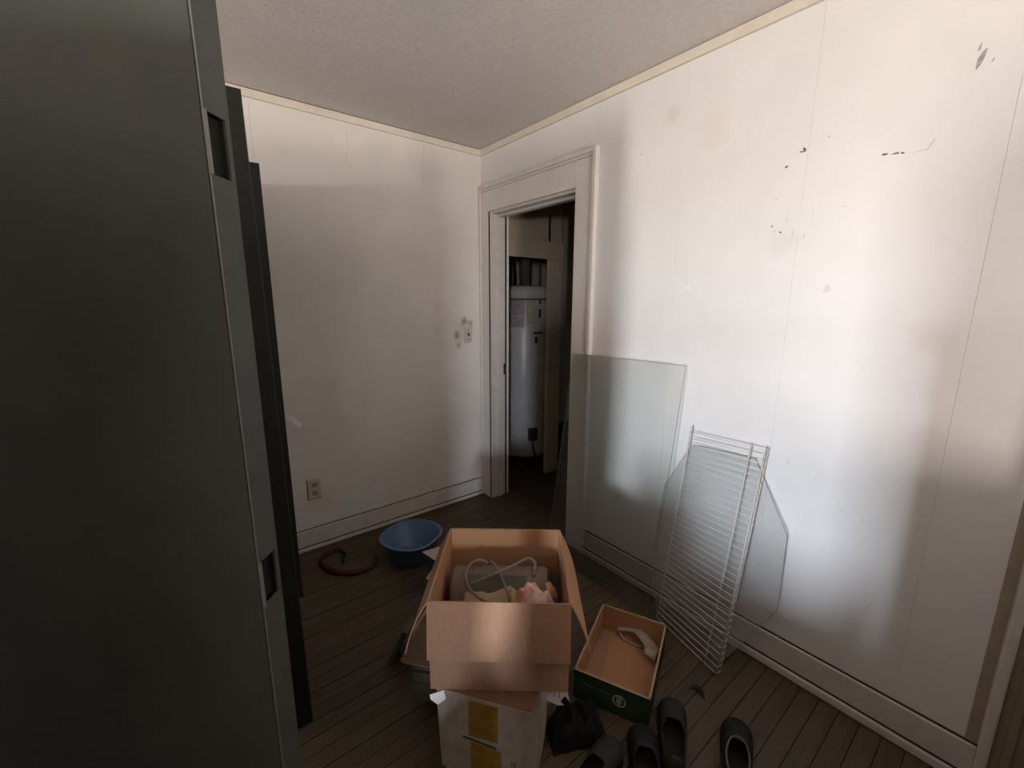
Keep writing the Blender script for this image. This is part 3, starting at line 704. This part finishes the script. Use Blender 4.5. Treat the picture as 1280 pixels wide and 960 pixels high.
# ---- dry leaf on the boards
bm = bmesh.new(); Lo = catmull([(-.374,-1.893,.004),(-.344,-1.905,.012),(-.344,-1.932,.014),(-.368,-1.957,.004)], 5); Li = catmull([(-.374,-1.893,.003),(-.362,-1.908,.006),(-.361,-1.930,.006),(-.368,-1.957,.003)], 5)
A = [bm.verts.new(p) for p in Lo]; Bv = [bm.verts.new(p) for p in Li]
for i in range(len(A)-1): bm.faces.new((A[i], A[i+1], Bv[i+1], Bv[i]))
o = link('dry_leaf', bm, M_leaf, None, True); o.modifiers.new('s', 'SOLIDIFY').thickness = .0015
tag(o, 'dark curled dry leaf on the floorboards between tray and wire shelf', 'leaf')

# ---- newsprint scrap
o = sheet('printed_scrap', 'crumpled printed paper scrap poking out right of the white carton', 'paper', [(-.93,-1.650,.135),(-.845,-1.585,.155),(-.800,-1.640,.140),(-.835,-1.715,.095),(-.885,-1.705,.115)], .003, M_printp)
bm = bmesh.new()
for k in range(4):
    a = Vector((-.905,-1.655,.1405)).lerp(Vector((-.862,-1.702,.1175)), k/4+.05); b_ = Vector((-.835,-1.602,.1565)).lerp(Vector((-.812,-1.66,.139)), k/4)
    d = (Vector((-.8,-1.64,.14))-Vector((-.845,-1.585,.155))).normalized()*.0025
    bm.faces.new([bm.verts.new(p+Vector((0,0,.0025))) for p in (a, b_, b_+d, a+d)])
link('print_line', bm, M_ink, o)

# ---- black garment heap, green rag
o = link('black_garment', cloth(-.830, -1.735, .001, .20, .13, .12, 41, .6, 34, 22, rad(-25)), M_black, None, True); tag(o, 'crumpled black garment on the floor right of the white carton', 'garment')
o = link('green_rag', cloth(-1.30, -1.60, .001, .13, .12, .06, 55, .6, 18, 24), mat('dull_green_rag', (.045,.065,.030), .9), None, True); tag(o, 'dull green rag at the foot of the white carton', 'rag')

# ---- shoes
def shoe(x, y, heading, label, m=M_shoe, ln=.27, wd=.092, piping=True, lean=0):
    t = empty('shoe', (x, y, 0), rot=(lean, 0, heading))
    def hw(s): # half width, heel s=0, toe s=1
        return wd/2*(.72+.28*math.sin(min(1, max(0, (s-.15)/.85))*PI*.62)) * (1-(max(0, s-.80)/.2)**2.4*.75) * (.80+.20*min(1, s/.12))
    n = 20; bm = bmesh.new(); lo = []; hi = []
    for i in range(n+1): s = i/n; lo.append((ln*s, hw(s)+.003)); 
    ring = [(a, b_) for a, b_ in lo]+[(a, -b_) for a, b_ in lo[::-1]]
    slab(bm, [(a, b_, 0) for a, b_ in ring], (0,0,1), .020); link('sole', bm, M_sole, t, bevel=.004)
    bm = bmesh.new(); g = []; q = 14
    for i in range(n+1):
        s = i/n; h_ = (.068-.012*s if s < .45 else .0626-.030*((s-.45)/.55)**1.5) * (1-(max(0, s-.86)/.14)**3*.5); rw = []
        for j in range(q+1):
            ph = PI*j/q; rw.append(bm.verts.new((ln*s, hw(s)*math.copysign(abs(math.cos(ph))**.75, math.cos(ph)), .018+h_*math.sin(ph)**.8)))
        g.append(rw)
    for i in range(n):
        for j in range(q):
            s = (i+.5)/n; c = abs((j+.5)/q-.5)
            if .06 < s < .56 and c < .26*math.sin(min(1, (.62-s)/.20)*PI/2): continue
            bm.faces.new((g[i][j], g[i+1][j], g[i+1][j+1], g[i][j+1]))
    bm.faces.new(g[0]); bm.faces.new(g[n][::-1])
    o = link('upper', bm, m, t, True); o.modifiers.new('s', 'SOLIDIFY').thickness = -.003
    bm = bmesh.new(); slab(bm, [(a*.9+.01, b_*.86, .021) for a, b_ in ring], (0,0,1), .003); link('insole', bm, M_dark, t)
    if piping:
        P = []
        for s, c in ((.07,.18),(.25,.27),(.42,.26),(.55,.12),(.585,0),(.55,-.12),(.42,-.26),(.25,-.27),(.07,-.18)):
            ph = PI*(.5-c); h_ = .068-.012*s; P.append((ln*s, hw(s)*math.copysign(abs(math.cos(ph))**.75, math.cos(ph)), .021+h_*math.sin(ph)**.8))
        bm = bmesh.new(); tube(bm, catmull(P, 5), .0032, 6); link('collar_piping', bm, M_pipe, t, True)
    tag(t, label, 'shoe'); return t
shoe(-.630, -2.185, rad(24), 'dark slip-on shoe with grey collar piping, rightmost on the floorboards')
shoe(-.712, -2.035, rad(33), 'charcoal shoe beside the near right corner of the green tray', M_shoeg, .265, piping=False)
shoe(-.850, -2.04, rad(40), 'black shoe with its toe against the front of the green tray', M_shoe, .25, piping=False)
shoe(-1.03, -1.905, rad(10), 'black shoe lying in front of the crumpled black garment', M_shoeg, .27, .088, piping=False)

# ================================================================== GLASS PANES AND WIRE SHELF
def pane(name, pts2, x0, x1, zt, m, label, th=.006):
    """pts2: (y,z) outline on a plane leaning from x0 at the floor to x1 at height zt"""
    k = (x1-x0)/zt; P = [Vector((x0+k*z_, y_, z_)) for y_, z_ in pts2]; c = Vector((x0, sum(p.y for p in P)/len(P), 0))
    t = empty(name, c); nrm = Vector((-1, 0, k)).normalized()
    bm = bmesh.new(); vs = [bm.verts.new(p-c-nrm*0) for p in P]; bm.faces.new(vs)
    link('glass_sheet', bm, m, t)
    bm = bmesh.new(); n = len(P)
    for i in range(n):
        a, b_ = P[i]-c, P[(i+1)%n]-c; d = (P[i]-c); 
        vs = [bm.verts.new(q) for q in (a+nrm*.002, b_+nrm*.002, b_-nrm*.0015, a-nrm*.0015)]; bm.faces.new(vs)
        cen = sum((p-c for p in P), Vector())/n; ia, ib = a+(cen-a).normalized()*.0022, b_+(cen-b_).normalized()*.0022
        bm.faces.new([bm.verts.new(q) for q in (a+nrm*.002, b_+nrm*.002, ib+nrm*.002, ia+nrm*.002)])
    link('glass_edge', bm, M_glassedge, t)
    tag(t, label, 'glass pane'); return t
pane('tall_glass_pane', [(-.895,.003),(-1.572,.003),(-1.590,1.182),(-.930,1.172)], -.175, -.034, 1.18, M_glass, 'tall rectangular glass pane leaning on the wall beside the doorway')
def rounded(P, i, rr=.02):
    out_ = []
    for k, p in enumerate(P):
        if k == i:
            a, b_ = Vector(P[k-1]), Vector(P[(k+1) % len(P)]); p = Vector(p)
            pa, pb = p+(a-p).normalized()*rr, p+(b_-p).normalized()*rr
            out_ += [tuple(pa), tuple(p*.5+(pa+pb)*.25), tuple(pb)]
        else: out_.append(p)
    return out_
oc = [(-1.635,.836),(-1.900,.848),(-2.053,.597),(-2.066,.310),(-1.915,.003),(-1.60,.003),(-1.535,.30),(-1.540,.62)]
pane('octagonal_glass_pane', rounded(oc, 0, .035), -.140, -.010, .848, M_glass2, 'milky glass pane with cut corners behind the wire shelf')

ws = empty('wire_shelf', (-.19, -1.78, 0)); tag(ws, 'white wire closet shelf leaning upright against the wall in front of the milky glass', 'shelf')
c0 = Vector(ws.location)
def sp_(a, b_, zf):    # a across 0..1 (left->right), zf up 0..1
    lo = Vector((-.160,-1.618,.0)).lerp(Vector((-.252,-1.938,.0)), a); hi = Vector((-.040,-1.640,.905)).lerp(Vector((-.050,-1.945,.910)), a)
    p = lo.lerp(hi, zf); return p+Vector((b_, b_*.0, 0))-c0
def rail(a, b_, rr, z0=0, z1=1):
    bm = bmesh.new(); tube(bm, [sp_(a, b_, z0), sp_(a, b_, .5), sp_(a, b_, z1)], rr, 8); link('rail', bm, M_wire, ws, True)
rail(0, 0, .0030, .0, 1.02); rail(.82, .004, .0030, .004, 1.0); rail(1, 0, .0030, .0, 1.0); rail(1, .028, .0030, .02, .99)
nw = 35
for k in range(nw):
    zf = .028+(.965)*k/(nw-1)
    P = [sp_(-.012, -.002, zf), sp_(.5, -.0035, zf), sp_(.985, -.002, zf), sp_(1.003, .003, zf), sp_(1.005, .030, zf)]
    bm = bmesh.new(); tube(bm, P, .0017, 6); link('wire', bm, M_wire, ws, True)

# ================================================================== UNSEEN FURNITURE, ADDED TO BLOCK PART OF THE LIGHT
ch = empty('blocker_chest', (-1.46, -2.915, 0)); tag(ch, 'tall dark wooden chest of drawers standing behind the photographer', 'chest')  # added light blocker; its shadow stands in for the photographer's
B('carcass', M_wood, ch, -.455, .46, -.26, .26, .06, 1.40, bevel=.004)
B('top', M_wood, ch, -.47, .475, -.275, .275, 1.40, 1.425, bevel=.004)
for s in (-1, 1):
    for q in (-1, 1): B('leg', M_wood, ch, s*.43-.02, s*.43+.02, q*.23-.02, q*.23+.02, 0, .06)
for k in range(5):
    dr = B('drawer', M_wood, ch, -.435, .44, .26, .272, .08+.262*k, .325+.262*k, bevel=.003)
    for x in (-.22, .22):
        bm = bmesh.new(); bmesh.ops.create_uvsphere(bm, u_segments=12, v_segments=8, radius=.014); bmesh.ops.translate(bm, verts=bm.verts, vec=(x, .283, .20+.262*k)); link('knob', bm, M_rust, dr, True)
tr = empty('blocker_trunk', (-2.55, -2.545, 0)); tag(tr, 'unseen dark trunk added to shade the foot of the right wall', 'trunk')  # added out of view to cut the light low on the right wall
B('trunk_body', M_wood, tr, -.22, .22, -.19, .17, 0, .78, bevel=.006); B('lid', M_wood, tr, -.23, .23, -.20, .18, .782, .86, bevel=.01)
B('latch', M_rust, tr, .22, .235, -.03, .03, .68, .76)
wd_ = empty('wardrobe', (-2.80, -1.63, 0)); tag(wd_, 'unseen dark wooden cupboard added at the left to shade the steel door', 'wardrobe')  # added out of view to keep window light off the steel door
B('carcass', M_wood, wd_, -.30, .28, -.49, .40, .0, 1.70, bevel=.004)
B('cornice', M_wood, wd_, -.31, .30, -.50, .41, 1.70, 1.74, bevel=.006)
for y0 in (-.39, .005):
    dr = B('door', M_wood, wd_, .28, .298, y0, y0+.385, .06, 1.66, bevel=.003)
    bm = bmesh.new(); bmesh.ops.create_uvsphere(bm, u_segments=12, v_segments=8, radius=.014); bmesh.ops.translate(bm, verts=bm.verts, vec=(.31, -.03 if y0 < 0 else .03, .95)); link('knob', bm, M_rust, dr, True)
# unseen board added to give the light beam a slanted edge
bm = bmesh.new(); a = Vector((-2.04, -2.20, .20)); b_ = Vector((-1.850, -2.605, .82)); dn = (b_-a).cross(Vector((.897,.442,0))).normalized()*.24
if dn.z > 0: dn = -dn
slab(bm, [a, b_, Vector((b_.x, b_.y, .36)), Vector((a.x, a.y, .003))], (-.897,-.442,0), .02)
o = link('plank', bm, M_wood); tag(o, 'unseen wide dark board added at the chest to cut the window light', 'plank')
bm = bmesh.new(); tube(bm, [(-2.23,-2.245,0),(-2.23,-2.245,.95)], .093, 20)  # unseen roll added to shade the right of the box's front flap
o = link('blocker_rug', bm, M_wood, None, False); tag(o, 'unseen dark upright roll added to shade the open box', 'rug')
lk = empty('blocker_locker', (-2.755, -3.04, 0), rad(50)); tag(lk, 'unseen tall dark locker added to keep window light off the back wall', 'locker')  # added out of view to stop part of the rear window's beam
B('locker_body', M_green2, lk, -.20, .185, -.17, .17, .0, 1.72, bevel=.004); B('locker_door', M_green, lk, .185, .20, -.16, .16, .05, 1.68, bevel=.002)
bc = empty('blocker_bookcase', (-.50, -3.20, 0)); tag(bc, 'unseen low bookcase added to limit the fill light on the right wall', 'bookcase')  # added out of view to hold back the fill lamp
B('back_board', M_wood, bc, -.44, .44, .15, .17, 0, 1.0)
for x in (-.45, .43): B('side_board', M_wood, bc, x, x+.02, -.15, .17, 0, 1.0, bevel=.002)
for k in range(3): B('shelf_board', M_wood, bc, -.43, .43, -.15, .15, .04+.34*k, .06+.34*k, bevel=.001)
nc = empty('blocker_cabinet', (-2.155, -1.87, 0)); tag(nc, 'unseen narrow cabinet added to shade the steel door leaf near its edge', 'cabinet')  # added out of view to shade the steel door beside its edge
B('cabinet_body', M_green2, nc, -.065, .055, -.165, .13, 0, 1.74, bevel=.003); B('cabinet_door', M_green, nc, .055, .065, -.16, .125, .04, 1.70, bevel=.002)
wcr = empty('blocker_crate', (-2.385, -2.085, 0)); tag(wcr, 'unseen dark crate added to shade the white carton', 'crate')  # added out of view to block low light on the white carton
for k in range(4):
    for y0 in (-.080, .068): B('slat', M_wood, wcr, -.085, .10, y0, y0+.012, .01+.17*k, .17+.17*k)
    for x in (-.085, .088): B('slat', M_wood, wcr, x, x+.012, -.068, .068, .01+.17*k, .17+.17*k)
B('lid', M_wood, wcr, -.09, .105, -.082, .082, .69, .705)
